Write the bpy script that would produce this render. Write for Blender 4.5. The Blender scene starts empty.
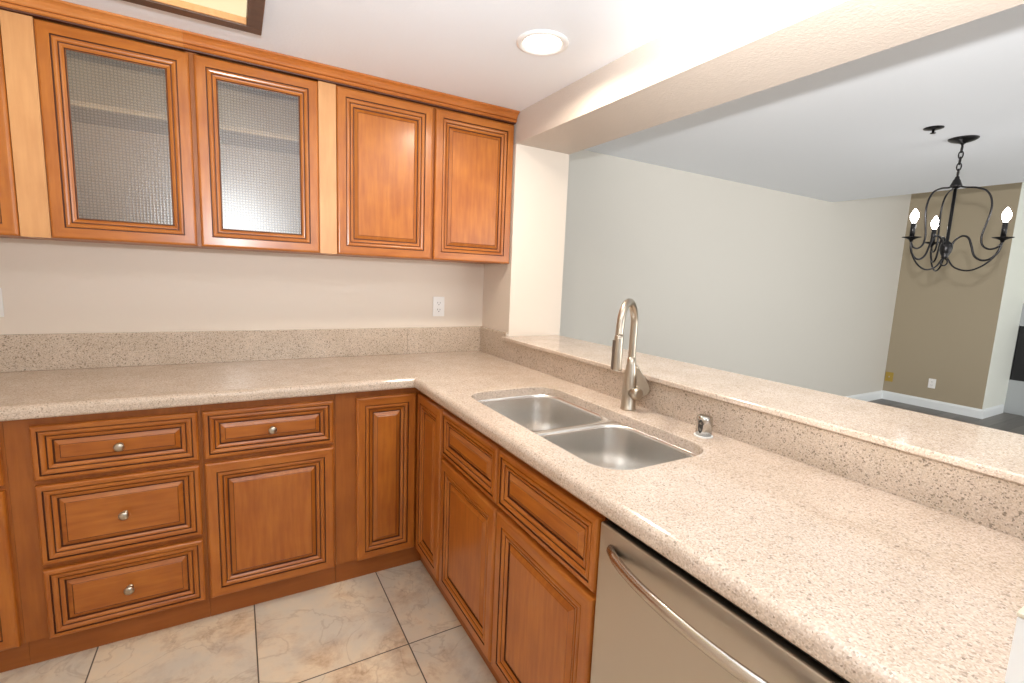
import bpy, bmesh, math, random
from mathutils import Vector, Matrix
C = bpy.context.scene.collection
S = bpy.context.scene
PI = math.pi
random.seed(7)

# ------------------------------------------------------------------ camera
CX, CY, CZ = -1.3089, -2.6327, 1.3713
YAW, PITCH, ROLL = 0.5255, -0.1341, 0.0412
fw = Vector((math.sin(YAW)*math.cos(PITCH), math.cos(YAW)*math.cos(PITCH), math.sin(PITCH)))
r0 = Vector((math.cos(YAW), -math.sin(YAW), 0)); u0 = r0.cross(fw)
rt = math.cos(ROLL)*r0 + math.sin(ROLL)*u0
up = -math.sin(ROLL)*r0 + math.cos(ROLL)*u0
cam = bpy.data.cameras.new('camera'); camo = bpy.data.objects.new('camera', cam); C.objects.link(camo)
cam.sensor_width = 36; cam.lens = 478.864/1024*36; cam.clip_start = .02
camo.matrix_world = Matrix(((rt.x, up.x, -fw.x, CX), (rt.y, up.y, -fw.y, CY), (rt.z, up.z, -fw.z, CZ), (0, 0, 0, 1)))
S.camera = camo

# ------------------------------------------------------------------ world, lights, exposure
S.view_settings.view_transform = 'Standard'; S.view_settings.look = 'None'
S.view_settings.gamma = 1; S.view_settings.use_curve_mapping = False
S.view_settings.exposure = 0.08
W = bpy.data.worlds.new('sky'); S.world = W; W.use_nodes = True
W.node_tree.nodes['Background'].inputs[0].default_value = (.93, .96, 1, 1)
W.node_tree.nodes['Background'].inputs[1].default_value = 0.22

def lamp(name, kind, loc, energy, color=(1, 1, 1), target=None, size=None, size_y=None, soft=None):
    d = bpy.data.lights.new(name, kind); d.energy = energy; d.color = color
    if kind == 'AREA':
        d.size = size
        if size_y: d.shape = 'RECTANGLE'; d.size_y = size_y
    if soft is not None: d.shadow_soft_size = soft
    o = bpy.data.objects.new(name, d); C.objects.link(o); o.location = loc
    if target is not None:
        o.rotation_euler = (Vector(target)-Vector(loc)).to_track_quat('-Z', 'Y').to_euler()
    return o
# photographer's flash just above the camera: part direct, part bounced off the ceiling
lamp('flash', 'POINT', (CX, CY, CZ+.19), 9, (1, .99, .97), soft=.03)
b = lamp('bounce_flash', 'SPOT', (CX, CY, CZ+.2), 145, (.86, .94, 1), (CX+.02, CY+.75, 2.2), soft=.05)
b.data.spot_size = math.radians(112); b.data.spot_blend = .8
b = lamp('dining_flash', 'SPOT', (CX, CY, CZ+.19), 470, (1, .99, .97), (2.2, -1.45, 2.28), soft=.03)
b.data.spot_size = math.radians(74); b.data.spot_blend = 1
# patio-door daylight of the living room (off to the right, behind the bar)
lamp('patio_daylight', 'AREA', (3.6, -4.9, 1.1), 125, (1, .985, .94), (3.4, .2, 1.5), 4.6, 2.0)
# kitchen window behind the camera
lamp('kitchen_window_daylight', 'AREA', (-.75, -4.6, 1.65), 13, (.93, .97, 1), (-.75, 0, 1.4), 1.1, 1.0)
# kitchen downlights: one in the picture, others of the same row behind the camera
for lx, ly, e in ((-.309, -1.04, 9), (-.309, -2.5, 2.5), (-2.0, -2.6, 2.5)):
    o = lamp('downlight', 'AREA', (lx, ly, 2.205), e, (1, .88, .72), (lx, ly, 0), .13)
    o.data.shape = 'DISK'; o.data.spread = math.radians(165)

# ------------------------------------------------------------------ materials
M = {}
def new_mat(name):
    m = bpy.data.materials.new(name); m.use_nodes = True; M[name] = m
    return m, m.node_tree.nodes, m.node_tree.links, m.node_tree.nodes['Principled BSDF']
def lin(r, g, b):
    f = lambda c: (c/255/12.92) if c/255 <= .04045 else ((c/255+.055)/1.055)**2.4
    return (f(r), f(g), f(b), 1)
def flat(name, col, rough=.5, metal=0, coat=0, spec=None):
    m, N, L, B = new_mat(name)
    B.inputs['Base Color'].default_value = col; B.inputs['Roughness'].default_value = rough
    B.inputs['Metallic'].default_value = metal; B.inputs['Coat Weight'].default_value = coat
    if spec is not None: B.inputs['Specular IOR Level'].default_value = spec
    return m
def paint(name, col, bump=.05, scale=140, rough=.6):
    m, N, L, B = new_mat(name)
    B.inputs['Base Color'].default_value = col; B.inputs['Roughness'].default_value = rough
    t = N.new('ShaderNodeTexCoord'); n = N.new('ShaderNodeTexNoise'); n.inputs['Scale'].default_value = scale
    b = N.new('ShaderNodeBump'); b.inputs['Strength'].default_value = bump; b.inputs['Distance'].default_value = .004
    L.new(t.outputs['Object'], n.inputs['Vector']); L.new(n.outputs['Fac'], b.inputs['Height']); L.new(b.outputs[0], B.inputs['Normal'])
    return m
def ramp(N, stops):
    r = N.new('ShaderNodeValToRGB'); e = r.color_ramp.elements
    while len(e) < len(stops): e.new(.5)
    for i, (p, c) in enumerate(stops): e[i].position = p; e[i].color = c
    return r
def wood(name, c1, c2, axis, rough=.33, coat=.25):
    m, N, L, B = new_mat(name)
    t = N.new('ShaderNodeTexCoord'); oi = N.new('ShaderNodeObjectInfo')
    off = N.new('ShaderNodeVectorMath'); off.operation = 'SCALE'; off.inputs[0].default_value = (17, 9, 23)
    L.new(oi.outputs['Random'], off.inputs['Scale'])
    ad = N.new('ShaderNodeVectorMath'); L.new(t.outputs['Object'], ad.inputs[0]); L.new(off.outputs[0], ad.inputs[1])
    mp = N.new('ShaderNodeMapping'); L.new(ad.outputs[0], mp.inputs[0])
    mp.inputs['Scale'].default_value = {'z': (1, 1, .10), 'x': (.10, 1, 1), 'y': (1, .1, 1)}[axis]
    n1 = N.new('ShaderNodeTexNoise'); n1.inputs['Scale'].default_value = 70; n1.inputs['Detail'].default_value = 5
    n2 = N.new('ShaderNodeTexNoise'); n2.inputs['Scale'].default_value = 7; n2.inputs['Detail'].default_value = 3
    L.new(mp.outputs[0], n1.inputs[0]); L.new(ad.outputs[0], n2.inputs[0])
    mx = N.new('ShaderNodeMath'); mx.operation = 'MULTIPLY_ADD'; mx.inputs[1].default_value = .55
    h = N.new('ShaderNodeMath'); h.operation = 'MULTIPLY'; h.inputs[1].default_value = .45
    L.new(n2.outputs['Fac'], h.inputs[0]); L.new(n1.outputs['Fac'], mx.inputs[0]); L.new(h.outputs[0], mx.inputs[2])
    r = ramp(N, [(.33, c1), (.66, c2)]); L.new(mx.outputs[0], r.inputs[0])
    L.new(r.outputs[0], B.inputs['Base Color'])
    B.inputs['Roughness'].default_value = rough; B.inputs['Coat Weight'].default_value = coat; B.inputs['Coat Roughness'].default_value = .2
    return m
WD, WL = lin(156, 83, 24), lin(185, 110, 39)
for ax in 'zxy': wood('maple_'+ax, WD, WL, ax)
wood('pale_maple_z', lin(200, 142, 90), lin(214, 158, 105), 'z'); wood('cornice_x', lin(168, 92, 32), lin(192, 114, 50), 'x')
wood('cornice_pale_x', lin(186, 112, 50), lin(205, 130, 66), 'x')
wood('toe_kick_x', lin(146, 80, 26), lin(162, 92, 34), 'x', .5, 0)
wood('carcass_z', lin(146, 79, 24), lin(170, 99, 36), 'z', .45, 0.1)
wood('interior_z', lin(206, 160, 114), lin(218, 174, 128), 'z', .5, 0)
wood('walnut_x', lin(84, 56, 38), lin(104, 72, 50), 'x', .45, 0)
flat('glaze', lin(84, 38, 11), .5)
def stone(name, base, dark=.5, rough=.12, pb=.02, pc=.024, sc=370):
    m, N, L, B = new_mat(name)
    t = N.new('ShaderNodeTexCoord')
    def vor(s):
        v = N.new('ShaderNodeTexVoronoi'); v.inputs['Scale'].default_value = s; L.new(t.outputs['Object'], v.inputs['Vector'])
        sp = N.new('ShaderNodeSeparateColor'); L.new(v.outputs['Color'], sp.inputs[0]); return sp
    a = vor(sc); b = vor(sc*.62)
    br, bg, bb, _ = base
    k = lambda s, g=1, h=1: (br*s, bg*s*g, bb*s*h, 1)
    ra = ramp(N, [(0, k(.80, .95, .9)), (.3, k(.95)), (.6, k(1.05, .98, .94)), (.9, k(1.16, 1.04, 1.08))])
    ra.color_ramp.interpolation = 'LINEAR'; L.new(a.outputs[0], ra.inputs[0])
    rb = ramp(N, [(0, (1, 1, 1, 1)), (pb, (0, 0, 0, 1))]); rb.color_ramp.interpolation = 'CONSTANT'; L.new(b.outputs[1], rb.inputs[0])
    rc = ramp(N, [(0, (1, 1, 1, 1)), (pc, (0, 0, 0, 1))]); rc.color_ramp.interpolation = 'CONSTANT'; L.new(a.outputs[2], rc.inputs[0])
    f1 = N.new('ShaderNodeMath'); f1.operation = 'MULTIPLY'; f1.inputs[1].default_value = dark; L.new(rb.outputs[0], f1.inputs[0])
    f2 = N.new('ShaderNodeMath'); f2.operation = 'MULTIPLY'; f2.inputs[1].default_value = dark*.9; L.new(rc.outputs[0], f2.inputs[0])
    m1 = N.new('ShaderNodeMix'); m1.data_type = 'RGBA'; L.new(f1.outputs[0], m1.inputs[0]); L.new(ra.outputs[0], m1.inputs[6]); m1.inputs[7].default_value = k(.36, .95, .88)
    m2 = N.new('ShaderNodeMix'); m2.data_type = 'RGBA'; L.new(f2.outputs[0], m2.inputs[0]); L.new(m1.outputs[2], m2.inputs[6]); m2.inputs[7].default_value = k(.28, .96, .94)
    n = N.new('ShaderNodeTexNoise'); n.inputs['Scale'].default_value = 9; n.inputs['Detail'].default_value = 4; L.new(t.outputs['Object'], n.inputs[0])
    rn = ramp(N, [(.3, (.93, .92, .9, 1)), (.7, (1.05, 1.05, 1.06, 1))]); L.new(n.outputs['Fac'], rn.inputs[0])
    m3 = N.new('ShaderNodeMix'); m3.data_type = 'RGBA'; m3.blend_type = 'MULTIPLY'; m3.inputs[0].default_value = 1
    L.new(m2.outputs[2], m3.inputs[6]); L.new(rn.outputs[0], m3.inputs[7]); L.new(m3.outputs[2], B.inputs['Base Color'])
    B.inputs['Roughness'].default_value = rough
    return m
stone('quartz', lin(206, 189, 174), .55); stone('quartz_splash', lin(202, 186, 170), .75, .2, .05, .055, 400)

def tile_mat():
    m, N, L, B = new_mat('travertine_tile')
    t = N.new('ShaderNodeTexCoord'); mp = N.new('ShaderNodeMapping')
    mp.inputs['Location'].default_value = (1.283+.4925*4, 1.064+.4925*8, 0); L.new(t.outputs['Object'], mp.inputs[0])
    br = N.new('ShaderNodeTexBrick'); br.offset = 0; br.squash = 1
    for k, v in (('Scale', 1), ('Mortar Size', .0024), ('Mortar Smooth', .1), ('Brick Width', .4925), ('Row Height', .4925)): br.inputs[k].default_value = v
    br.inputs['Color1'].default_value = (0, 0, 0, 1); br.inputs['Color2'].default_value = (1, 1, 1, 1)
    L.new(mp.outputs[0], br.inputs[0])
    sc = N.new('ShaderNodeVectorMath'); sc.operation = 'SCALE'; sc.inputs['Scale'].default_value = 7.0; L.new(br.outputs['Color'], sc.inputs[0])
    ad = N.new('ShaderNodeVectorMath'); L.new(t.outputs['Object'], ad.inputs[0]); L.new(sc.outputs[0], ad.inputs[1])
    n1 = N.new('ShaderNodeTexNoise'); n1.inputs['Scale'].default_value = 4.2; n1.inputs['Detail'].default_value = 10; n1.inputs['Roughness'].default_value = .74; n1.inputs['Distortion'].default_value = .25
    L.new(ad.outputs[0], n1.inputs[0])
    n3 = N.new('ShaderNodeTexNoise'); n3.inputs['Scale'].default_value = 3.1; n3.inputs['Detail'].default_value = 8; n3.inputs['Roughness'].default_value = .6
    o3 = N.new('ShaderNodeVectorMath'); o3.inputs[1].default_value = (31, 5, 2); L.new(ad.outputs[0], o3.inputs[0]); L.new(o3.outputs[0], n3.inputs[0])
    ra = ramp(N, [(.32, lin(160, 126, 98)), (.42, lin(206, 180, 150)), (.51, lin(228, 209, 181)), (.66, lin(222, 208, 186))]); L.new(n1.outputs['Fac'], ra.inputs[0])
    rb = ramp(N, [(.40, (0, 0, 0, 1)), (.62, (.75, .75, .75, 1))]); L.new(n3.outputs['Fac'], rb.inputs[0])
    r1 = N.new('ShaderNodeMix'); r1.data_type = 'RGBA'; L.new(rb.outputs[0], r1.inputs[0]); L.new(ra.outputs[0], r1.inputs[6]); r1.inputs[7].default_value = lin(200, 195, 184)
    n2 = N.new('ShaderNodeTexNoise'); n2.inputs['Scale'].default_value = 4; n2.inputs['Detail'].default_value = 7; n2.inputs['Distortion'].default_value = 1.1; L.new(ad.outputs[0], n2.inputs[0])
    d = N.new('ShaderNodeMath'); d.operation = 'SUBTRACT'; d.inputs[1].default_value = .5; L.new(n2.outputs['Fac'], d.inputs[0])
    a = N.new('ShaderNodeMath'); a.operation = 'ABSOLUTE'; L.new(d.outputs[0], a.inputs[0])
    r2 = ramp(N, [(0, (.66, .58, .52, 1)), (.016, (1, 1, 1, 1))]); L.new(a.outputs[0], r2.inputs[0])
    mu = N.new('ShaderNodeMix'); mu.data_type = 'RGBA'; mu.blend_type = 'MULTIPLY'; mu.inputs[0].default_value = .5; L.new(r1.outputs[2], mu.inputs[6]); L.new(r2.outputs[0], mu.inputs[7])
    mx = N.new('ShaderNodeMix'); mx.data_type = 'RGBA'; L.new(br.outputs['Fac'], mx.inputs[0]); L.new(mu.outputs[2], mx.inputs[6]); mx.inputs[7].default_value = lin(88, 78, 66)
    L.new(mx.outputs[2], B.inputs['Base Color']); B.inputs['Roughness'].default_value = .42
    bp = N.new('ShaderNodeBump'); bp.invert = True; bp.inputs['Strength'].default_value = .5; bp.inputs['Distance'].default_value = .003
    L.new(br.outputs['Fac'], bp.inputs['Height']); L.new(bp.outputs[0], B.inputs['Normal'])
tile_mat()
def plank_mat():
    m, N, L, B = new_mat('grey_plank')
    t = N.new('ShaderNodeTexCoord'); br = N.new('ShaderNodeTexBrick')
    for k, v in (('Scale', 1), ('Mortar Size', .002), ('Brick Width', 1.2), ('Row Height', .15)): br.inputs[k].default_value = v
    br.inputs['Color1'].default_value = lin(88, 82, 76); br.inputs['Color2'].default_value = lin(112, 106, 100); br.inputs['Mortar'].default_value = lin(50, 46, 42)
    L.new(t.outputs['Object'], br.inputs[0])
    mp = N.new('ShaderNodeMapping'); mp.inputs['Scale'].default_value = (3, 40, 1); L.new(t.outputs['Object'], mp.inputs[0])
    n = N.new('ShaderNodeTexNoise'); n.inputs['Scale'].default_value = 1; n.inputs['Detail'].default_value = 4; L.new(mp.outputs[0], n.inputs[0])
    r = ramp(N, [(.3, (.75, .75, .75, 1)), (.7, (1.1, 1.1, 1.1, 1))]); L.new(n.outputs['Fac'], r.inputs[0])
    mu = N.new('ShaderNodeMix'); mu.data_type = 'RGBA'; mu.blend_type = 'MULTIPLY'; mu.inputs[0].default_value = 1; L.new(br.outputs[0], mu.inputs[6]); L.new(r.outputs[0], mu.inputs[7])
    L.new(mu.outputs[2], B.inputs['Base Color']); B.inputs['Roughness'].default_value = .35
plank_mat()
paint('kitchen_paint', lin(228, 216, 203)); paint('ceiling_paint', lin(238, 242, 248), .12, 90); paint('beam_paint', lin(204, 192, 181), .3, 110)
paint('dining_paint', lin(206, 202, 194)); paint('living_taupe', lin(164, 151, 128)); paint('living_white', lin(226, 228, 220))
flat('white_trim', lin(232, 236, 238), .35); flat('white_plastic', lin(238, 236, 234), .3); flat('beige_cap', lin(214, 206, 186), .5)
flat('brass_plate', lin(178, 150, 70), .35, .3); flat('slot_dark', lin(60, 56, 54), .5)
flat('black_iron', lin(44, 43, 44), .32, .8); flat('black_gap', lin(14, 13, 13), .5); flat('firebox', lin(16, 16, 20), .25)
flat('button_grey', lin(92, 76, 62), .5); flat('nickel', lin(190, 180, 166), .30, 1); flat('chrome', lin(196, 194, 190), .14, 1); flat('marble_grey', lin(168, 172, 174), .25)
def brushed(name, col, axis, rough, aniso=0):
    m, N, L, B = new_mat(name)
    t = N.new('ShaderNodeTexCoord'); mp = N.new('ShaderNodeMapping'); L.new(t.outputs['Object'], mp.inputs[0])
    mp.inputs['Scale'].default_value = {'x': (2, 300, 300), 'y': (300, 2, 300), 'z': (300, 300, 2)}[axis]
    n = N.new('ShaderNodeTexNoise'); n.inputs['Scale'].default_value = 1; L.new(mp.outputs[0], n.inputs[0])
    b = N.new('ShaderNodeBump'); b.inputs['Strength'].default_value = .06; b.inputs['Distance'].default_value = .002; L.new(n.outputs['Fac'], b.inputs['Height']); L.new(b.outputs[0], B.inputs['Normal'])
    B.inputs['Base Color'].default_value = col; B.inputs['Metallic'].default_value = 1; B.inputs['Roughness'].default_value = rough
    if aniso:
        B.inputs['Anisotropic'].default_value = aniso; tg = N.new('ShaderNodeTangent'); tg.direction_type = 'RADIAL'; tg.axis = 'Z'; L.new(tg.outputs[0], B.inputs['Tangent'])
        b.inputs['Strength'].default_value = .02
brushed('sink_steel', (.84, .83, .81, 1), 'y', .25, .9); brushed('appliance_steel', lin(200, 192, 182), 'x', .34); brushed('handle_steel', lin(205, 198, 190), 'x', .25)
def emit(name, col, k):
    m, N, L, B = new_mat(name)
    B.inputs['Base Color'].default_value = (.02, .02, .02, 1); B.inputs['Emission Color'].default_value = col; B.inputs['Emission Strength'].default_value = k
emit('downlight_lens', (1, .93, .82, 1), 9); emit('fluorescent_panel', lin(255, 236, 188), .95); emit('bulb_glow', (1, .97, .95, 1), 28)
def glass_mat():
    m, N, L, B = new_mat('textured_glass')
    t = N.new('ShaderNodeTexCoord'); sx = N.new('ShaderNodeSeparateXYZ'); L.new(t.outputs['Object'], sx.inputs[0])
    def wave(o):
        a = N.new('ShaderNodeMath'); a.operation = 'MULTIPLY'; a.inputs[1].default_value = 2*PI/.0105; L.new(o, a.inputs[0])
        q = N.new('ShaderNodeMath'); q.operation = 'SINE'; L.new(a.outputs[0], q.inputs[0]); return q
    a, b = wave(sx.outputs[0]), wave(sx.outputs[2])
    mx = N.new('ShaderNodeMath'); mx.operation = 'MAXIMUM'; L.new(a.outputs[0], mx.inputs[0]); L.new(b.outputs[0], mx.inputs[1])
    out = N['Material Output']; N.remove(B)
    r = ramp(N, [(.2, (.95, .95, .94, 1)), (.95, (.78, .78, .77, 1))]); L.new(mx.outputs[0], r.inputs[0])
    bp = N.new('ShaderNodeBump'); bp.inputs['Strength'].default_value = .07; bp.inputs['Distance'].default_value = .002; L.new(mx.outputs[0], bp.inputs['Height'])
    tr = N.new('ShaderNodeBsdfTransparent'); L.new(r.outputs[0], tr.inputs[0])
    tl = N.new('ShaderNodeBsdfTranslucent'); L.new(r.outputs[0], tl.inputs[0])
    gl = N.new('ShaderNodeBsdfGlossy'); gl.inputs['Roughness'].default_value = .27; L.new(bp.outputs[0], gl.inputs['Normal'])
    fr = N.new('ShaderNodeFresnel'); fr.inputs[0].default_value = 1.7
    def mix(f, a, b):
        q = N.new('ShaderNodeMixShader')
        if isinstance(f, float): q.inputs[0].default_value = f
        else: L.new(f, q.inputs[0])
        L.new(a, q.inputs[1]); L.new(b, q.inputs[2]); return q.outputs[0]
    df = N.new('ShaderNodeBsdfDiffuse'); df.inputs[0].default_value = (.9, .9, .9, 1)
    body = mix(.025, mix(.08, tr.outputs[0], tl.outputs[0]), df.outputs[0])
    L.new(mix(fr.outputs[0], body, gl.outputs[0]), out.inputs[0])
glass_mat()

# ------------------------------------------------------------------ mesh helpers
class MB:
    def __init__(s): s.v = []; s.f = []; s.m = []; s.mats = []; s.smooth = set()
    def mi(s, mat):
        if mat not in s.mats: s.mats.append(mat)
        return s.mats.index(mat)
    def face(s, pts, mat, smooth=False):
        i = len(s.v); s.v += [tuple(p) for p in pts]; s.f.append(list(range(i, i+len(pts)))); s.m.append(s.mi(mat))
        if smooth: s.smooth.add(len(s.f)-1)
    def idx(s, base, f, mat, smooth=False):
        s.f.append([base+i for i in f]); s.m.append(s.mi(mat))
        if smooth: s.smooth.add(len(s.f)-1)
    def box(s, x0, x1, y0, y1, z0, z1, mat):
        b = len(s.v); s.v += [(x, y, z) for z in (z0, z1) for y in (y0, y1) for x in (x0, x1)]
        for f in ((0, 2, 3, 1), (4, 5, 7, 6), (0, 1, 5, 4), (1, 3, 7, 5), (3, 2, 6, 7), (2, 0, 4, 6)): s.idx(b, f, mat)
    def prism(s, poly, z0, z1, mat):          # polygon in xy, extruded in z
        n = len(poly); b = len(s.v); s.v += [(x, y, z0) for x, y in poly] + [(x, y, z1) for x, y in poly]
        s.idx(b, list(range(n))[::-1], mat); s.idx(b, [n+i for i in range(n)], mat)
        for i in range(n): s.idx(b, (i, (i+1) % n, n+(i+1) % n, n+i), mat)
    def loft(s, loops, mat, cap0=True, cap1=True, smooth=True):
        n = len(loops[0]); b = len(s.v)
        for l in loops: s.v += [tuple(p) for p in l]
        for k in range(len(loops)-1):
            for i in range(n):
                s.idx(b, (k*n+i, k*n+(i+1) % n, (k+1)*n+(i+1) % n, (k+1)*n+i), mat, smooth)
        if cap0: s.idx(b, list(range(n))[::-1], mat)
        if cap1: s.idx(b, [(len(loops)-1)*n+i for i in range(n)], mat)
    def lathe(s, prof, mat, n=24, origin=(0, 0, 0), axis=(0, 0, 1), smooth=True):
        a = Vector(axis).normalized(); q = Vector((0, 0, 1)).rotation_difference(a); o = Vector(origin)
        s.loft([[o + q @ Vector((r*math.cos(2*PI*i/n), r*math.sin(2*PI*i/n), z)) for i in range(n)] for r, z in prof], mat, smooth=smooth)
    def tube(s, pts, rad, mat, n=12, sub=6, closed=False):
        P = [Vector(p) for p in pts]; R = rad if isinstance(rad, (list, tuple)) else [rad]*len(P)
        if sub > 1:
            Q, RR = [], []; m = len(P)
            g = (lambda i: P[i % m]) if closed else (lambda i: P[max(0, min(m-1, i))])
            for i in range(m if closed else m-1):
                p0, p1, p2, p3 = g(i-1), g(i), g(i+1), g(i+2)
                for k in range(sub):
                    t = k/sub
                    Q.append(.5*((2*p1)+(p2-p0)*t+(2*p0-5*p1+4*p2-p3)*t*t+(3*p1-p0-3*p2+p3)*t**3))
                    RR.append(R[i]*(1-t)+R[(i+1) % m]*t)
            if not closed: Q.append(P[-1]); RR.append(R[-1])
            P, R = Q, RR
        T = [(P[min(i+1, len(P)-1)]-P[max(i-1, 0)]).normalized() for i in range(len(P))]
        if closed: T = [(P[(i+1) % len(P)]-P[i-1]).normalized() for i in range(len(P))]
        u = T[0].orthogonal().normalized(); loops = []
        for i, p in enumerate(P):
            if i: u = (T[i-1].rotation_difference(T[i]) @ u); u = (u-T[i]*u.dot(T[i])).normalized()
            w = T[i].cross(u)
            loops.append([p + R[i]*(math.cos(2*PI*k/n)*u+math.sin(2*PI*k/n)*w) for k in range(n)])
        if closed: loops.append(loops[0]); s.loft(loops, mat, False, False)
        else: s.loft(loops, mat)
    def build(s, name, parent=None, loc=(0, 0, 0), rz=0, bevel=0, seg=2, weld=False):
        me = bpy.data.meshes.new(name); me.from_pydata(s.v, [], s.f)
        for mt in s.mats: me.materials.append(M[mt])
        for i, p in enumerate(me.polygons): p.material_index = s.m[i]; p.use_smooth = i in s.smooth
        bm = bmesh.new(); bm.from_mesh(me)
        if weld: bmesh.ops.remove_doubles(bm, verts=bm.verts, dist=1e-6)
        bmesh.ops.recalc_face_normals(bm, faces=bm.faces); bm.to_mesh(me); bm.free()
        o = bpy.data.objects.new(name, me); C.objects.link(o); o.location = loc; o.rotation_euler = (0, 0, rz)
        if parent: o.parent = parent
        if bevel:
            b = o.modifiers.new('bevel', 'BEVEL'); b.width = bevel; b.segments = seg; b.limit_method = 'ANGLE'; b.angle_limit = .6
        return o
def tag(o, label=None, cat=None, group=None, kind=None):
    if label: o['label'] = label
    if cat: o['category'] = cat
    if group: o['group'] = group
    if kind: o['kind'] = kind
    return o
def thing(name, loc, label, cat, group=None, rz=0):
    o = bpy.data.objects.new(name, None); C.objects.link(o); o.location = loc; o.rotation_euler = (0, 0, rz); o.empty_display_size = .1
    return tag(o, label, cat, group)
def struct(name, mb, label=None, **k):
    return tag(mb.build(name, **k), label, 'room structure', None, 'structure')
def bx(*a):
    m = MB(); m.box(*a); return m

# ------------------------------------------------------------------ setting
H = .914; ZC = 2.2225; ZD = 2.29; YD = .23; SX = .347; SY = -.335; ZB = 2.068; YN = -5.2
struct('floor', bx(-2.45, .0, YN, 0, -.05, 0, 'travertine_tile'), 'beige mottled travertine-look tile floor with thin dark grout')
struct('floor_dining', bx(SX, 8.2, YN, YD, -.05, 0, 'grey_plank'), 'dark grey wood plank floor beyond the bar counter')
struct('ceiling', bx(-2.45, 0, YN, 0, ZC, ZC+.1, 'ceiling_paint'), 'white kitchen ceiling')
struct('ceiling_dining', bx(SX, 4.19, YN, YD, ZD, ZD+.12, 'ceiling_paint'), 'pale grey ceiling of the dining area')
struct('ceiling_living', bx(4.19, 8.2, YN, YD, 2.95, 3.05, 'ceiling_paint'), 'higher ceiling of the living room')
struct('wall_back', bx(-2.45, 0, 0, YD, 0, 2.4, 'kitchen_paint'), 'cream wall behind the counter and upper cabinets')
struct('wall_left', bx(-2.55, -2.45, YN, YD, 0, 2.4, 'kitchen_paint'), 'cream side wall of the kitchen')
struct('wall_corner', bx(0, SX, SY, YD, 0, ZB, 'kitchen_paint'), 'short cream wall end beside the bar counter')
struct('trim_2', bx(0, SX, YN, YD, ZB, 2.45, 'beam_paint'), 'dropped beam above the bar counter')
struct('wall_peninsula', bx(0, .30, -2.62, SY, 0, 1.0235, 'kitchen_paint'), 'half wall under the bar top')
struct('wall_dining', bx(SX, 8.2, YD, YD+.1, 0, 3.0, 'dining_paint'), 'long pale grey wall of the dining area')
struct('wall_living', bx(5.95, 6.69, -.738, YD, 0, 2.95, 'living_taupe'), 'taupe wall at the far end of the living room')
struct('wall_fireplace', bx(6.69, 6.8, YN, YD, 0, 2.95, 'living_white'), 'white wall behind the fireplace')
# return of the taupe wall, window light on it painted in as white
struct('trim_3', bx(5.951, 6.689, -.742, -.7381, .0, 2.95, 'living_white'), 'return beside the taupe wall, window light painted in as white')
def baseboard(name, p0, p1, nrm, label):
    # moulded board running from p0 to p1, nrm points into the room
    p0, p1, n = Vector(p0), Vector(p1), Vector(nrm); m = MB()
    pr = [(0, 0), (.014, 0), (.014, .085), (.009, .096), (.006, .105), (0, .108)]
    m.loft([[p + n*a + Vector((0, 0, b)) for a, b in pr] for p in (p0, p1)], 'white_trim', smooth=False)
    struct(name, m, label)
baseboard('baseboard_dining', (SX, YD, 0), (5.935, YD, 0), (0, -1, 0), 'white baseboard under the long grey wall')
baseboard('baseboard_living', (5.95, YD, 0), (5.95, -.757, 0), (-1, 0, 0), 'white baseboard under the taupe wall')
baseboard('baseboard_return', (5.951, -.742, 0), (6.60, -.742, 0), (0, -1, 0), 'short white baseboard beside the fireplace')
m = MB(); m.box(-.526, -.022, -2.60, -2.489, H, 1.001, 'white_trim'); m.box(-.527, -.021, -2.601, -2.488, 1.001, 1.007, 'beige_cap')
struct('trim_1', m, 'white upright end piece at the near end of the counter', bevel=.002)

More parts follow.
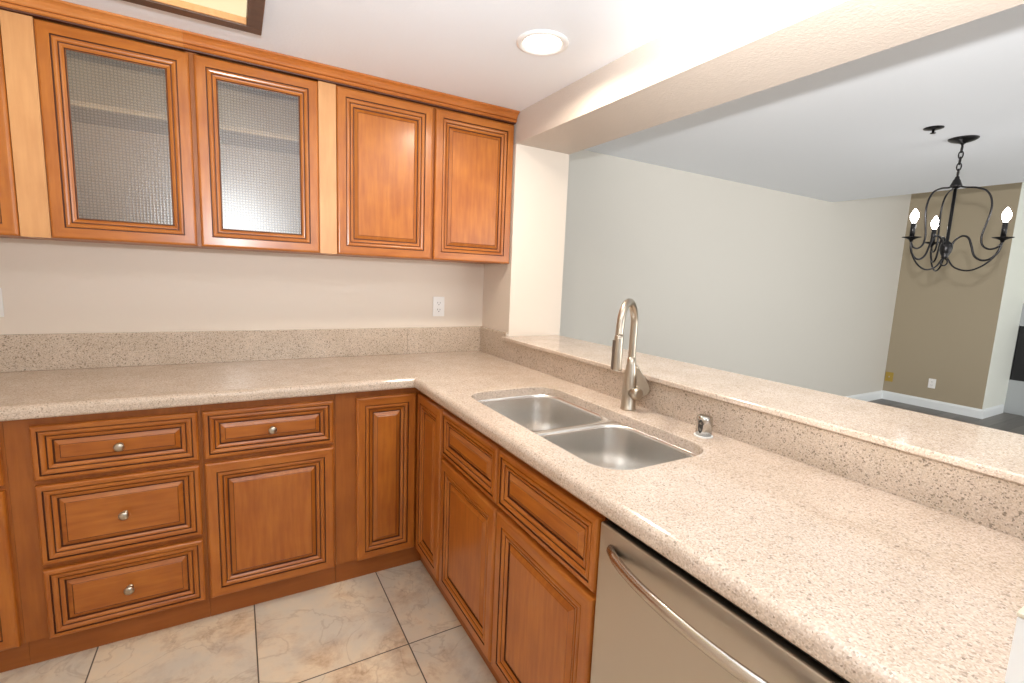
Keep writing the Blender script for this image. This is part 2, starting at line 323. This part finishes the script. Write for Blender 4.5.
# ------------------------------------------------------------------ cabinet doors and drawers
def rect(i, w, h, y): return [(i, y, i), (w-i, y, i), (w-i, y, h-i), (i, y, h-i)]
def strip(m, a, b, mats, smooth=False):       # a, b: 4 corners each; sides bottom,right,top,left
    for k in range(4):
        m.face([a[k], a[(k+1) % 4], b[(k+1) % 4], b[k]], mats[k % 2], smooth)
G = ('glaze', 'glaze')
def front(parent, name, w, h, fwid, loc, horiz=False, knob=None, glass=False, panel_name='door_panel'):
    WM = ('maple_x', 'maple_z')
    m = MB()
    prof = [(0, 0, None), (0, .012, WM), (.002, .0165, WM), (.006, .0195, WM), (.009, .020, WM), (fwid, .020, WM),
            (fwid+.0008, .0150, G), (fwid+.0034, .0150, G), (fwid+.005, .0185, WM), (fwid+.010, .0195, WM), (fwid+.015, .0180, WM), (fwid+.0185, .0145, WM),
            (fwid+.0190, .0115, G), (fwid+.0215, .0115, G), (fwid+.0228, .0148, WM), (fwid+.027, .0142, WM), (fwid+.0335, .0100, WM)]
    if not glass: prof += [(fwid+.0345, .0055, G), (fwid+.0385, .0055, G)]
    else: prof += [(fwid+.0345, .0070, G), (fwid+.036, .0070, G), (fwid+.037, .0095, WM), (fwid+.0385, .0, WM)]
    prev = None
    for ins, hh, mt in prof:
        cur = rect(ins, w, h, -hh)
        if prev is not None: strip(m, prev, cur, mt)
        prev = cur
    if glass: strip(m, prev, rect(0, w, h, 0), WM)
    else:
        m.face(prev, 'glaze'); m.face(rect(0, w, h, 0), 'maple_z')
    o = m.build(name, parent, loc, weld=True)
    if glass:
        i = fwid+.0385; g = bx(i, w-i, -.0075, -.0035, i, h-i, 'textured_glass'); g.build('glass_pane', o)
    else:
        i = fwid+.0387; p = MB(); gm = ('maple_x', 'maple_x') if horiz else ('maple_z', 'maple_z')
        pr = [(i, .0058, None), (i, .0075, gm), (i+.0135, .0150, gm), (i+.0141, .0145, G), (i+.0152, .0145, G), (i+.0166, .0158, gm)]
        prev = None
        for ins, hh, mt in pr:
            cur = rect(ins, w, h, -hh)
            if prev is not None: strip(p, prev, cur, mt)
            prev = cur
        p.face(prev, gm[0]); p.face(rect(i, w, h, -.0058), gm[0])
        p.build(panel_name, o, weld=True)
    if knob:
        k = MB(); q = (knob[0], -.0155 if not glass else -.02, knob[1])
        k.lathe([(.0095, 0), (.0095, .002), (.0055, .004), (.0048, .012), (.0075, .016), (.0135, .020), (.0155, .0245), (.0140, .029), (.009, .032), (.002, .033)], 'nickel', 20, q, (0, -1, 0))
        k.build('knob', o)
    return o
def carcass(parent, w, d, z0, z1, mat='carcass_z', t=.018, open_front=False, top=False, inner=None):
    m = MB(); im = inner or mat
    m.box(0, t, -d, -.002, z0, z1, im); m.box(w-t, w, -d, -.002, z0, z1, im)
    m.box(t, w-t, -d, -.002, z0, z0+t, im); m.box(t, w-t, -.010, -.002, z0+t, z1-(t if top else 0), im)
    if top: m.box(t, w-t, -d, -.010, z1-t, z1, im)
    if not open_front: m.box(t, w-t, -d, -d+t, z0+t, z1-(t if top else 0), mat)
    return m.build('carcass', parent)
ZT, Z1B, Z2T, ZK = .8396, .6567, .6398, .0997
DF = .600; ZBOX = H-.045
def toe(parent, w):
    bx(0, w, -.5764, -.55, 0, ZK-.002, 'toe_kick_x').build('toe_kick', parent)
SO = .0007
# three-drawer base
x0, x1 = -1.9515, -1.4337
t = thing('base_cabinet', (x0, 0, 0), 'brown maple base cabinet with three stacked drawers, each with a nickel knob', 'cabinet')
carcass(t, x1-x0-SO, DF, ZK, ZBOX); toe(t, x1-x0-SO)
for za, zb in ((Z1B, ZT), (.3655, Z2T), (ZK, .3475)):
    w = 1.890-1.4435
    front(t, 'drawer', w, zb-za, .0165, (-1.890-x0, -DF, za), True, (w/2, (zb-za)/2), panel_name='drawer_panel')
# drawer over door base
x0, x1 = -1.4337, -.9665
t = thing('base_cabinet', (x0, 0, 0), 'brown maple base cabinet with one knobbed drawer above a square raised panel door', 'cabinet')
carcass(t, x1-x0-SO, DF, ZK, ZBOX); toe(t, x1-x0-SO)
w = 1.4285-.9748
front(t, 'drawer', w, ZT-Z1B, .0165, (-1.4285-x0, -DF, Z1B), True, (w/2, (ZT-Z1B)/2), panel_name='drawer_panel')
front(t, 'door', w, Z2T-ZK, .036, (-1.4285-x0, -DF, ZK))
# partial cabinet at the left edge
x0, x1 = -2.448, -1.9515
t = thing('base_cabinet', (x0, 0, 0), 'brown maple base cabinet cut off by the left edge of the photo', 'cabinet')
carcass(t, x1-x0-SO, DF, ZK, ZBOX); toe(t, x1-x0-SO)
w = 2.42-1.9605
front(t, 'drawer', w, ZT-Z1B, .0165, (-2.42-x0, -DF, Z1B), True, (w/2, (ZT-Z1B)/2), panel_name='drawer_panel')
front(t, 'door', w, Z2T-ZK, .036, (-2.42-x0, -DF, ZK))
# corner cabinet with two doors meeting at right angles
x0 = -.9665; yb = -.9095
t = thing('corner_base_cabinet', (0, 0, 0), 'brown maple corner base cabinet whose two narrow tall doors meet at a right angle', 'cabinet')
m = MB()
L6 = [(x0+SO, -DF), (-DF, -DF), (-DF, yb), (-DF+.018, yb), (-DF+.018, -DF+.018), (x0+SO, -DF+.018)]
m.prism(L6, ZK, ZBOX, 'carcass_z')
m.prism([(x0+SO, -.582), (-.582, -.582), (-.582, yb), (-.002, yb), (-.002, -.002), (x0+SO, -.002)], ZK, ZK+.018, 'carcass_z')
m.build('carcass', t)
m = MB(); m.prism([(x0+SO, -.5764), (-.5764, -.5764), (-.5764, yb), (-.55, yb), (-.55, -.55), (x0+SO, -.55)], 0, ZK-.002, 'toe_kick_x'); m.build('toe_kick', t)
front(t, 'door', .8838-.6205, ZT-ZK, .036, (-.8838, -DF, ZK))
o = front(t, 'door', .901-.6205, ZT-ZK, .036, (-DF, -.6205, ZK)); o.rotation_euler.z = -PI/2
# sink base
y0, y1 = -.9095, -1.8640
t = thing('sink_base_cabinet', (0, y0, 0), 'brown maple sink base cabinet with two false drawer fronts over two doors', 'cabinet', rz=-PI/2)
w = y0-y1; m = MB(); th = .018
m.box(0, th, -DF, -.002, ZK, ZBOX, 'carcass_z'); m.box(w-th, w-SO, -DF, -.002, ZK, ZBOX, 'carcass_z')
m.box(th, w-th, -DF, -.002, ZK, ZK+th, 'carcass_z'); m.box(th, w-th, -DF, -DF+th, ZK+th, ZBOX, 'carcass_z'); m.build('carcass', t); toe(t, w-SO)
for a, b in ((-.9184, -1.3783), (-1.3885, -1.8600)):
    front(t, 'false_drawer_front', a-b, ZT-Z1B, .0165, (y0-a, -DF, Z1B), True, panel_name='drawer_panel')
    front(t, 'door', a-b, Z2T-ZK, .036, (y0-a, -DF, ZK))

# dishwasher
y0 = -1.8680; w = .600
t = thing('dishwasher', (0, y0, 0), 'stainless steel dishwasher with a bowed bar handle under the counter', 'dishwasher', rz=-PI/2)
m = MB(); m.box(.004, w-.004, -.575, -.03, .012, .862, 'black_gap'); m.build('tub', t)
bx(.006, w-.006, -.605, -.576, .8445, .863, 'black_gap').build('control_strip', t)
d = bx(.003, w-.003, -.620, -.576, .105, .8405, 'appliance_steel').build('door', t, bevel=.004)
bx(.006, w-.006, -.560, -.5755, .002, .100, 'black_gap').build('toe_panel', t)
m = MB(); pts = []
for i in range(17):
    s = i/16; xx = .040+s*(w-.080); bow = 1-(2*s-1)**2
    pts.append((xx, -.6205-.046*bow**.75, .792))
loops = []
for i, p in enumerate(pts):
    a, b = pts[max(0, i-1)], pts[min(16, i+1)]; T = (Vector(b)-Vector(a)).normalized(); n = Vector((T.y, -T.x, 0)).normalized()
    loops.append([Vector(p)+n*.0085*math.cos(2*PI*k/14)+Vector((0, 0, .013*math.sin(2*PI*k/14))) for k in range(14)])
m.loft(loops, 'handle_steel'); m.build('handle', d)

# ------------------------------------------------------------------ upper cabinets
ZU0, ZU1, ZUT = 1.4413, 2.162, 2.220; UD = .306
def upper_box(t, w, inner=None, open_front=False):
    return carcass(t, w, UD, ZU0, ZUT, 'carcass_z', .018, open_front, True, inner)
def filler(t, xa, xb):
    return tag(bx(xa, xb, -.318, -UD-.0005, ZU0, 2.1665, 'pale_maple_z').build('filler_strip', t), 'paler unglazed maple filler strip')
# left edge
x0, x1 = -2.448, -1.9495
t = thing('wall_cabinet', (x0, 0, 0), 'maple wall cabinet cut off by the left edge of the photo above the counter', 'cabinet')
upper_box(t, x1-x0-SO); front(t, 'door', 2.41-1.9505, ZU1-ZU0, .038, (-2.41-x0, -UD, ZU0))
# glass pair
x0, x1 = -1.9488, -.9032
t = thing('glass_front_cabinet', (x0, 0, 0), 'maple wall cabinet with two textured glass doors and one inner shelf', 'cabinet')
m = MB(); th = .018; w = x1-x0-SO
m.box(0, th, -UD, -.002, ZU0, ZUT, 'interior_z'); m.box(w-th, w, -UD, -.002, ZU0, ZUT, 'interior_z'); m.box(th, w-th, -UD, -.002, ZU0, ZU0+th-.004, 'carcass_z'); m.box(th, w-th, -UD+.018, -.010, ZU0+th-.004, ZU0+th, 'interior_z')
m.box(th, w-th, -UD, -.002, ZUT-th, ZUT, 'interior_z'); m.box(th, w-th, -.010, -.002, ZU0+th, ZUT-th, 'interior_z')
xc = .5*(-1.4356-1.4213)-x0
m.box(xc-.02, xc+.02, -UD-.0003, -UD+.018, ZU0, ZUT-th, 'carcass_z'); m.build('carcass', t)
bx(th+.001, w-th-.001, -.28, -.011, 1.912, 1.930, 'interior_z').build('shelf', t)
front(t, 'door', 1.8674-1.4356, ZU1-ZU0, .038, (-1.8674-x0, -UD, ZU0), glass=True)
front(t, 'door', 1.4213-.977, ZU1-ZU0, .038, (-1.4213-x0, -UD, ZU0), glass=True)
filler(t, 0.0005, -1.8690-x0); filler(t, -.9755-x0, w)
# wood pair
x0, x1 = -.9025, -.004
t = thing('wall_cabinet', (x0, 0, 0), 'maple wall cabinet with two raised panel wood doors in the corner by the beam', 'cabinet')
upper_box(t, x1-x0); front(t, 'door', .9022-.4572, ZU1-ZU0, .038, (-.9022-x0, -UD, ZU0)); front(t, 'door', .4451-.0075, ZU1-ZU0, .038, (-.4451-x0, -UD, ZU0))
# crown moulding in two lengths
def crown(xa, xb, mat, label):
    pr = [(.0005, 0), (.0215, 0), (.0225, .003), (.0235, .0045), (.0290, .0065), (.0325, .0105), (.0325, .0145), (.029, .0175), (.0285, .019), (.0335, .0215), (.038, .030), (.045, .039), (.053, .0445), (.0575, .0465), (.058, .0535), (.0005, .0535)]
    m = MB(); n = len(pr); lo = [[Vector((x, -UD-.001-a, 2.1685+b)) for a, b in pr] for x in (xa, xb)]
    for i in range(n):
        k = (i+1) % n; m.face([lo[0][i], lo[0][k], lo[1][k], lo[1][i]], 'glaze' if i in (0, 1, 2, 7) else mat)
    m.face(lo[0][::-1], mat); m.face(lo[1], mat)
    tag(m.build('crown_moulding', weld=True), label, 'moulding', 'crown moulding lengths above the wall cabinets')
crown(-2.448, -1.4505, 'cornice_pale_x', 'paler left length of crown moulding above the glass doors')
crown(-1.4500, -.004, 'cornice_x', 'darker right length of crown moulding running into the corner by the beam')

# ------------------------------------------------------------------ countertop
CT = .045; DC = .6428
def rrect(x0, x1, y0, y1, r, n=8):
    rs = r if isinstance(r, (list, tuple)) else [r]*4; out = []
    for (cx, cy, sx, sy, a0), rr in zip(((x0, y0, 1, 1, PI), (x1, y0, -1, 1, 1.5*PI), (x1, y1, -1, -1, 0), (x0, y1, 1, -1, .5*PI)), rs):
        for i in range(n+1):
            a = a0+.5*PI*i/n; out.append((cx+sx*rr+rr*math.cos(a), cy+sy*rr+rr*math.sin(a)))
    return out
HX0, HX1, HY0, HY1 = -.548, -.157, -1.812, -.966
def curve_slab(name, loops, z0, z1, bev, mat, res=4):
    cu = bpy.data.curves.new(name, 'CURVE'); cu.dimensions = '2D'; cu.fill_mode = 'BOTH'
    cu.extrude = (z1-z0)/2-bev; cu.bevel_depth = bev; cu.bevel_resolution = res; cu.offset = -bev
    for lp in loops:
        s = cu.splines.new('POLY'); s.points.add(len(lp)-1); s.use_cyclic_u = True
        for p, (x, y) in zip(s.points, lp): p.co = (x, y, 0, 1)
    tmp = bpy.data.objects.new(name+'_curve', cu); C.objects.link(tmp)
    dg = bpy.context.evaluated_depsgraph_get(); me = bpy.data.meshes.new_from_object(tmp.evaluated_get(dg))
    bpy.data.objects.remove(tmp); bpy.data.curves.remove(cu)
    for v in me.vertices: v.co.z += (z0+z1)/2
    me.materials.clear(); me.materials.append(M[mat])
    for p in me.polygons: p.use_smooth = False
    me.name = name; o = bpy.data.objects.new(name, me); C.objects.link(o); return o
def lpoly(i): return [(-2.448, -.001), (-2.448, -DC+i), (-DC+i, -DC+i), (-DC+i, -2.62), (-.001, -2.62), (-.001, -.001)]
def flat_fill(loops, z):
    cu = bpy.data.curves.new('fill', 'CURVE'); cu.dimensions = '2D'; cu.fill_mode = 'FRONT'
    for lp in loops:
        q = cu.splines.new('POLY'); q.points.add(len(lp)-1); q.use_cyclic_u = True
        for p, (x, y) in zip(q.points, lp): p.co = (x, y, 0, 1)
    tmp = bpy.data.objects.new('fill', cu); C.objects.link(tmp)
    me = bpy.data.meshes.new_from_object(tmp.evaluated_get(bpy.context.evaluated_depsgraph_get()))
    out = [[(me.vertices[v].co.x, me.vertices[v].co.y, z) for v in p.vertices] for p in me.polygons]
    bpy.data.objects.remove(tmp); bpy.data.curves.remove(cu); bpy.data.meshes.remove(me); return out
def holes(e): return rrect(HX0-e, HX1+e, HY0-e, HY1+e, .09+e)
m = MB(); ZBT = H-CT+.0005
for f in flat_fill([lpoly(.020), holes(.003)], H): m.face(f, 'quartz')
for f in flat_fill([lpoly(.010), holes(0)], ZBT): m.face(f[::-1], 'quartz')
prof = [(.020, H)] + [(.020-.020*math.sin(k/7*PI/2), H-.021+.021*math.cos(k/7*PI/2)) for k in range(1, 8)] + [(.0, ZBT+.012)] + [(.010-.010*math.cos(k/4*PI/2), ZBT+.012-.012*math.sin(k/4*PI/2)) for k in range(1, 5)]
m.loft([[(x, y, z) for x, y in lpoly(i_)] for i_, z in prof], 'quartz', False, False, False)
m.loft([[(x, y, z) for x, y in holes(e)] for e, z in ((.003, H), (.0012, H-.0008), (.0003, H-.0025), (0, H-.005), (0, ZBT))], 'quartz', False, False, False)
tag(m.build('countertop', weld=True), 'speckled beige quartz L-shaped countertop with a rounded sink cutout', 'countertop')
TS = .019; HS = 1.0628
GS = 'stone backsplash slabs along the counter'
tag(bx(-2.448, -.475, -TS, -.001, H+.0003, HS, 'quartz_splash').build('backsplash', bevel=.0015), 'longest speckled backsplash slab, on the back wall left of the seam', 'backsplash', GS)
tag(bx(-.4742, -.0195, -TS, -.001, H+.0003, HS, 'quartz_splash').build('backsplash', bevel=.0015), 'speckled backsplash slab under the white wall outlet in the corner', 'backsplash', GS)
tag(bx(-TS, -.001, SY, -.001, H+.0003, HS, 'quartz_splash').build('backsplash', bevel=.0015), 'shortest speckled backsplash slab, on the wall end beside the bar top', 'backsplash', GS)
tag(bx(-TS, -.001, -2.485, SY-.0008, H+.0003, 1.0215, 'quartz_splash').build('backsplash'), 'low speckled backsplash slab behind the sink, below the bar top', 'backsplash', GS)
tag(curve_slab('bar_top', [[(-.045, SY-.001), (-.045, -2.62), (.337, -2.62), (.337, SY-.001)]], 1.0245, 1.0430, .005, 'quartz'), 'speckled beige quartz raised bar top behind the faucet', 'bar top')

# ------------------------------------------------------------------ sink, faucet, air gap
t = thing('kitchen_sink', (0, 0, 0), 'double bowl undermount stainless steel sink set in the countertop', 'sink')
def bowl(ya, yb, inner_top):                  # ya < yb
    i = .0025; mid = .0185
    a, b = (HY0+i, yb+mid) if inner_top else (ya-mid, HY1-i)
    rr = [.088, .088, .012, .012] if inner_top else [.012, .012, .088, .088]
    L = lambda x0, x1, y0, y1, r, z: [(x, y, z) for x, y in rrect(x0, x1, y0, y1, r)]
    X0, X1 = HX0+i, HX1-i
    lo = [L(X0, X1, a, b, rr, .8800), L(X0+.001, X1-.001, a+.001, b-.001, [max(.010, q-.001) for q in rr], .8810)]
    if inner_top: q = (X0+.002, X1-.002, a+.002, yb+.004)
    else: q = (X0+.002, X1-.002, ya-.004, b-.002)
    lo += [L(*q, .086, .8808), L(q[0]+.002, q[1]-.002, q[2]+.002, q[3]-.002, .084, .878), L(q[0]+.003, q[1]-.003, q[2]+.003, q[3]-.003, .083, .870)]
    lo += [L(q[0]+.012, q[1]-.012, q[2]+.012, q[3]-.012, .080, .735)]
    for k in range(1, 7):
        a_ = k/6*PI/2; e = .012+.035*(1-math.cos(a_)); lo.append(L(q[0]+e, q[1]-e, q[2]+e, q[3]-e, max(.03, .080-.035*(1-math.cos(a_))), .735-.035*math.sin(a_)))
    cx, cy = (q[0]+q[1])/2, (q[2]+q[3])/2
    lo.append([(cx+(x-cx)*.02, cy+(y-cy)*.02, .696) for x, y, z in lo[-1]])
    m = MB(); m.loft(lo, 'sink_steel', False, True); o = m.build('bowl', t)
    sd = o.modifiers.new('thickness', 'SOLIDIFY'); sd.thickness = .0012; sd.offset = 1
    d = MB(); d.lathe([(.044, 0), (.044, .002), (.036, .003), (.033, .001), (.010, .0005), (.002, .0012)], 'chrome', 28, (cx, cy, .6975)); d.build('drain', o)
bowl(HY0, -1.420, True); bowl(-1.386, HY1, False)

t = thing('kitchen_faucet', (-.088, -1.385, H), 'brushed nickel gooseneck pull-down faucet standing behind the sink', 'faucet')
m = MB(); m.lathe([(.0275, 0), (.0275, .005), (.0262, .007), (.0255, .06), (.0245, .10), (.0205, .135), (.0165, .165), (.0145, .19)], 'nickel', 28); m.build('body', t)
az = math.radians(211); dv = Vector((math.cos(az), math.sin(az), 0)); R = .086; top = .303
pts = [Vector((0, 0, .175)), Vector((0, 0, .24))]
for k in range(0, 9):
    a = PI*k/8*.96; pts.append(dv*(R-R*math.cos(a)) + Vector((0, 0, top+R*math.sin(a))))
tip = dv*.176 + Vector((0, 0, .285)); pts.append(tip)
m = MB(); m.tube(pts, .0130, 'nickel', 16, 5); m.build('spout', t)
dn = Vector((dv.x*.03, dv.y*.03, -1)).normalized()
m = MB(); m.lathe([(.0130, 0), (.0142, .002), (.0146, .012), (.0152, .05), (.0165, .108), (.0160, .115), (.010, .1155)], 'nickel', 24, tip, dn); hd = m.build('spray_head', t)
bd = Vector((-.93, .37, 0)).normalized(); side = Vector((bd.y, -bd.x, 0))
m = MB(); q = tip + dn*.062 + bd*.0135
m.loft([[q + dn*a + bd*b*(1 if abs(a) < .03 else .6) + side*c for a, c in ((-.045, -.007), (-.045, .007), (.05, .007), (.05, -.007))] for b in (0, .007)], 'button_grey', smooth=False); m.build('spray_button', hd)
hs = Vector((.72, -.694, 0)).normalized(); u = Vector((-hs.y, hs.x, 0))
m = MB(); m.lathe([(.0215, .004), (.0220, .036), (.0215, .044), (.017, .047)], 'nickel', 24, (0, 0, .064), (.10, -.995, 0)); hb = m.build('handle_hub', t)
fin = [(.016, .160), (.022, .163), (.030, .150), (.042, .130), (.057, .112), (.068, .095), (.072, .079), (.067, .063), (.054, .053), (.040, .050), (.026, .056), (.016, .090)]
m = MB(); lo = []
for off, k in ((-.0105, .86), (-.0075, 1), (.0075, 1), (.0105, .86)):
    lo.append([hs*(.05+(a-.05)*k) + u*(off+.004) + Vector((0, 0, .09+(b-.09)*k)) for a, b in fin])
m.loft(lo, 'nickel'); m.build('lever', hb)

t = thing('air_gap_cap', (-.083, -1.707, H), 'small chrome dishwasher air gap cap on the counter right of the faucet', 'air gap')
m = MB(); m.lathe([(.0275, 0), (.0275, .0035), (.024, .004)], 'white_plastic', 28); m.build('base_ring', t)
m = MB(); m.lathe([(.0235, .004), (.0235, .054), (.0225, .060), (.018, .064), (.004, .065)], 'chrome', 28); cp = m.build('cap', t)
fd = Vector((CX+.083, CY+1.707, 0)).normalized(); fd = Matrix.Rotation(-.45, 3, 'Z') @ fd; sd_ = Vector((-fd.y, fd.x, 0))
def oval(rx, ry, zc, o0, o1, mat):
    m = MB(); m.loft([[fd*o_ + sd_*rx*math.cos(2*PI*k/20) + Vector((0, 0, zc+ry*math.sin(2*PI*k/20))) for k in range(20)] for o_ in (o0, o1)], mat, smooth=False); return m
vp = oval(.0075, .021, .034, .0215, .0242, 'slot_dark').build('vent_panel', cp)
m = oval(.0042, .0045, .025, .0240, .0248, 'chrome'); n_ = oval(.0042, .0045, .043, .0240, .0248, 'chrome'); m.build('vent_stud', cp); n_.build('vent_stud', cp)

# ------------------------------------------------------------------ outlets and plates
def plate(name, loc, rz, label, cat, mat, kind='duplex', w=.070, h=.114, group=None):
    t = thing(name, loc, label, cat, group, rz)      # local front is -y
    p = bx(-w/2, w/2, -.006, -.0005, -h/2, h/2, mat).build('cover_plate', t, bevel=.002)
    if kind == 'duplex':
        for zc in (-.0195, .0195):
            r = MB(); r.loft([[(x, y, z+zc) for x, z in rrect(-.0165, .0165, -.014, .014, .009, 5)] for y in (-.0058, -.0075)], mat, smooth=False); r = r.build('receptacle', p)
            s = MB(); s.box(-.0085, -.006, -.0079, -.0070, zc-.002, zc+.007, 'slot_dark'); s.box(.006, .0085, -.0079, -.0070, zc-.002, zc+.006, 'slot_dark')
            s.lathe([(.0028, 0), (.0028, .001)], 'slot_dark', 10, (0, -.007, zc-.0085), (0, -1, 0)); s.build('slots', p)
    elif kind == 'switch':
        s = bx(-.0165, .0165, -.0075, -.0055, -.0335, .0335, mat).build('rocker', p, bevel=.001)
    else:
        s = MB(); s.lathe([(.008, 0), (.008, .004), (.0045, .0045), (.0045, .010), (.002, .0105)], 'nickel', 14, (0, -.006, .0), (0, -1, 0)); s.build('jack', p)
    return t
plate('wall_outlet', (-.2872, 0, 1.183), 0, 'white duplex outlet on the cream wall above the corner backsplash', 'outlet', 'white_plastic')
plate('light_switch', (-2.139, 0, 1.190), 0, 'white switch plate cut off by the left edge of the photo', 'switch', 'white_plastic', 'switch')
plate('cable_plate', (5.95, .178, .297), -PI/2, 'yellowish brass cable plate low on the taupe wall', 'wall plate', 'brass_plate', 'jack', .085, .12)
plate('wall_outlet', (5.95, -.262, .303), -PI/2, 'white duplex outlet low on the taupe wall above the baseboard', 'outlet', 'white_plastic')

# ------------------------------------------------------------------ ceiling lights
t = thing('recessed_light', (-.309, -1.04, ZC), 'round white recessed ceiling light, lit, near the corner wall cabinet', 'ceiling light')
m = MB(); m.loft([[(r*math.cos(2*PI*i/40), r*math.sin(2*PI*i/40), z) for i in range(40)] for r, z in ((.096, -.0005), (.095, -.005), (.086, -.009), (.072, -.006), (.070, -.002))], 'white_plastic', False, False); m.build('trim_ring', t)
m = MB(); m.lathe([(.0705, -.0012), (.068, -.003), (.003, -.0035)], 'downlight_lens', 40); m.build('lens', t)
FX0, FX1, FY0, FY1 = -2.40, -1.2005, -1.75, -.5686
t = thing('ceiling_light_panel', (0, 0, ZC), 'warm luminous ceiling panel in a dark brown wood frame', 'ceiling light')
bw = .047
for nm, q in (('x', (FX0, FX1, FY1-bw, FY1)), ('x', (FX0, FX1, FY0, FY0+bw)), ('y', (FX0, FX0+bw, FY0+bw+.0005, FY1-bw-.0005)), ('y', (FX1-bw, FX1, FY0+bw+.0005, FY1-bw-.0005))):
    bx(*q, -.034, -.0005, 'walnut_x').build('frame_board', t, bevel=.002)
ia, ib, ic, id_ = FX0+bw+.0005, FX1-bw-.0005, FY0+bw+.001, FY1-bw-.001
bx(ia, ib, id_-.006, id_, -.030, -.009, 'pale_maple_z').build('lit_inner_strip', t); bx(ia, ib, ic, ic+.006, -.030, -.009, 'pale_maple_z').build('lit_inner_strip', t)  # pale strips added; their colour stands in for panel light on the inner frame
bx(FX0+bw+.001, FX1-bw-.001, FY0+bw+.001, FY1-bw-.001, -.008, -.002, 'fluorescent_panel').build('diffuser', t)

# sprinkler head on the dining ceiling
t = thing('sprinkler_head', (2.095, -1.3487, ZD), 'small black sprinkler disc on the dining ceiling beside the chandelier', 'sprinkler')
m = MB(); m.lathe([(.046, -.0005), (.045, -.004), (.022, -.010), (.010, -.012)], 'black_iron', 24); m.build('escutcheon', t)
m = MB(); m.lathe([(.007, -.011), (.006, -.026), (.013, -.027), (.013, -.030), (.003, -.031)], 'black_iron', 16); m.build('deflector', t)

# ------------------------------------------------------------------ chandelier
CH = thing('chandelier', (2.4494, -1.3677, ZD), 'black iron chandelier with three candle bulbs hanging from a chain', 'chandelier')
m = MB(); m.lathe([(.071, -.0005), (.070, -.005), (.058, -.013), (.036, -.021), (.016, -.027), (.007, -.034), (.005, -.044)], 'black_iron', 32); m.build('canopy', CH)
m = MB(); z = -.040
for k in range(5):
    zc = z-.019-k*.034; ring = []
    for i in range(12):
        a = 2*PI*i/12; dx, dz = .0105*math.cos(a), .0215*math.sin(a); an = math.radians(35+90*(k % 2))
        ring.append((dx*math.cos(an), dx*math.sin(an), zc+dz))
    m.tube(ring, .0035, 'black_iron', 8, 2, True)
m.build('chain', CH)
m = MB(); m.lathe([(.004, -.212), (.010, -.220), (.013, -.232), (.018, -.240), (.028, -.268), (.030, -.276), (.016, -.284), (.010, -.288)], 'black_iron', 20); m.build('hub', CH)
m = MB(); m.lathe([(.0085, -.285), (.0085, -.596), (.016, -.600), (.030, -.618), (.032, -.640), (.027, -.665), (.016, -.688), (.020, -.694), (.006, -.700)], 'black_iron', 20); m.build('column', CH)
m = MB(); m.tube([(.021*math.cos(2*PI*i/12)*.868, -.021*math.cos(2*PI*i/12)*.497, -.722+.021*math.sin(2*PI*i/12)) for i in range(12)], .0045, 'black_iron', 8, 2, True); m.build('ring', CH)
RA = .24
for ph in (36, 156, 276):
    a = math.radians(ph); d = Vector((math.cos(a), math.sin(a), 0))
    P = lambda r, z: d*r + Vector((0, 0, z))
    m = MB(); m.tube([P(.014, -.272), P(.045, -.284), P(.095, -.292), P(.140, -.315), P(.166, -.365), P(.172, -.430), P(.160, -.510), P(.150, -.575), P(.160, -.625), P(.190, -.648), P(.222, -.640), P(.236, -.620)], .0052, 'black_iron', 8, 5); m.build('cage_wire', CH)
    m = MB(); m.tube([P(.020, -.640), P(.034, -.595), P(.065, -.568), P(.094, -.580), P(.112, -.625), P(.132, -.685), P(.168, -.712), P(.205, -.700), P(.232, -.660), P(RA, -.602)], .0058, 'black_iron', 8, 5)
    m.tube([P(.014, -.700), P(.05, -.752), P(.11, -.772), P(.165, -.750), P(.212, -.700), P(.236, -.640)], .0048, 'black_iron', 8, 5)
    arm = m.build('arm', CH)
    o = P(RA, 0)
    m = MB(); m.lathe([(.007, -.612), (.011, -.600), (.026, -.592), (.046, -.586), (.048, -.583), (.026, -.587), (.011, -.587)], 'black_iron', 24, o); m.build('drip_pan', arm)
    m = MB(); m.lathe([(.0125, -.588), (.0125, -.502), (.009, -.500)], 'black_iron', 16, o); m.build('candle_sleeve', arm)
    m = MB(); m.lathe([(.0085, -.500), (.012, -.490), (.0195, -.474), (.0205, -.460), (.016, -.442), (.007, -.425), (.001, -.417)], 'bulb_glow', 16, o); m.build('bulb', arm)

# ------------------------------------------------------------------ fireplace
t = thing('fireplace', (6.689, -.70, 0), 'pale grey stone fireplace surround with a black firebox at the right edge', 'fireplace', rz=-PI/2)
m = MB(); W2 = 1.75; ax, bxx, z0, z1 = .042, W2-.042-.2, .40, 1.045
m.box(0, ax, -.030, -.0005, 0, 1.31, 'marble_grey'); m.box(bxx, W2, -.030, -.0005, 0, 1.31, 'marble_grey')
m.box(ax, bxx, -.030, -.0005, 0, z0, 'marble_grey'); m.box(ax, bxx, -.030, -.0005, z1, 1.31, 'marble_grey'); m.build('surround', t)
bx(ax+.001, bxx-.001, -.012, -.001, z0+.001, z1-.001, 'firebox').build('firebox', t)
m = MB(); m.box(-.026, -.001, -.036, -.001, 0, 1.318, 'button_grey'); m.build('edge_trim', t)
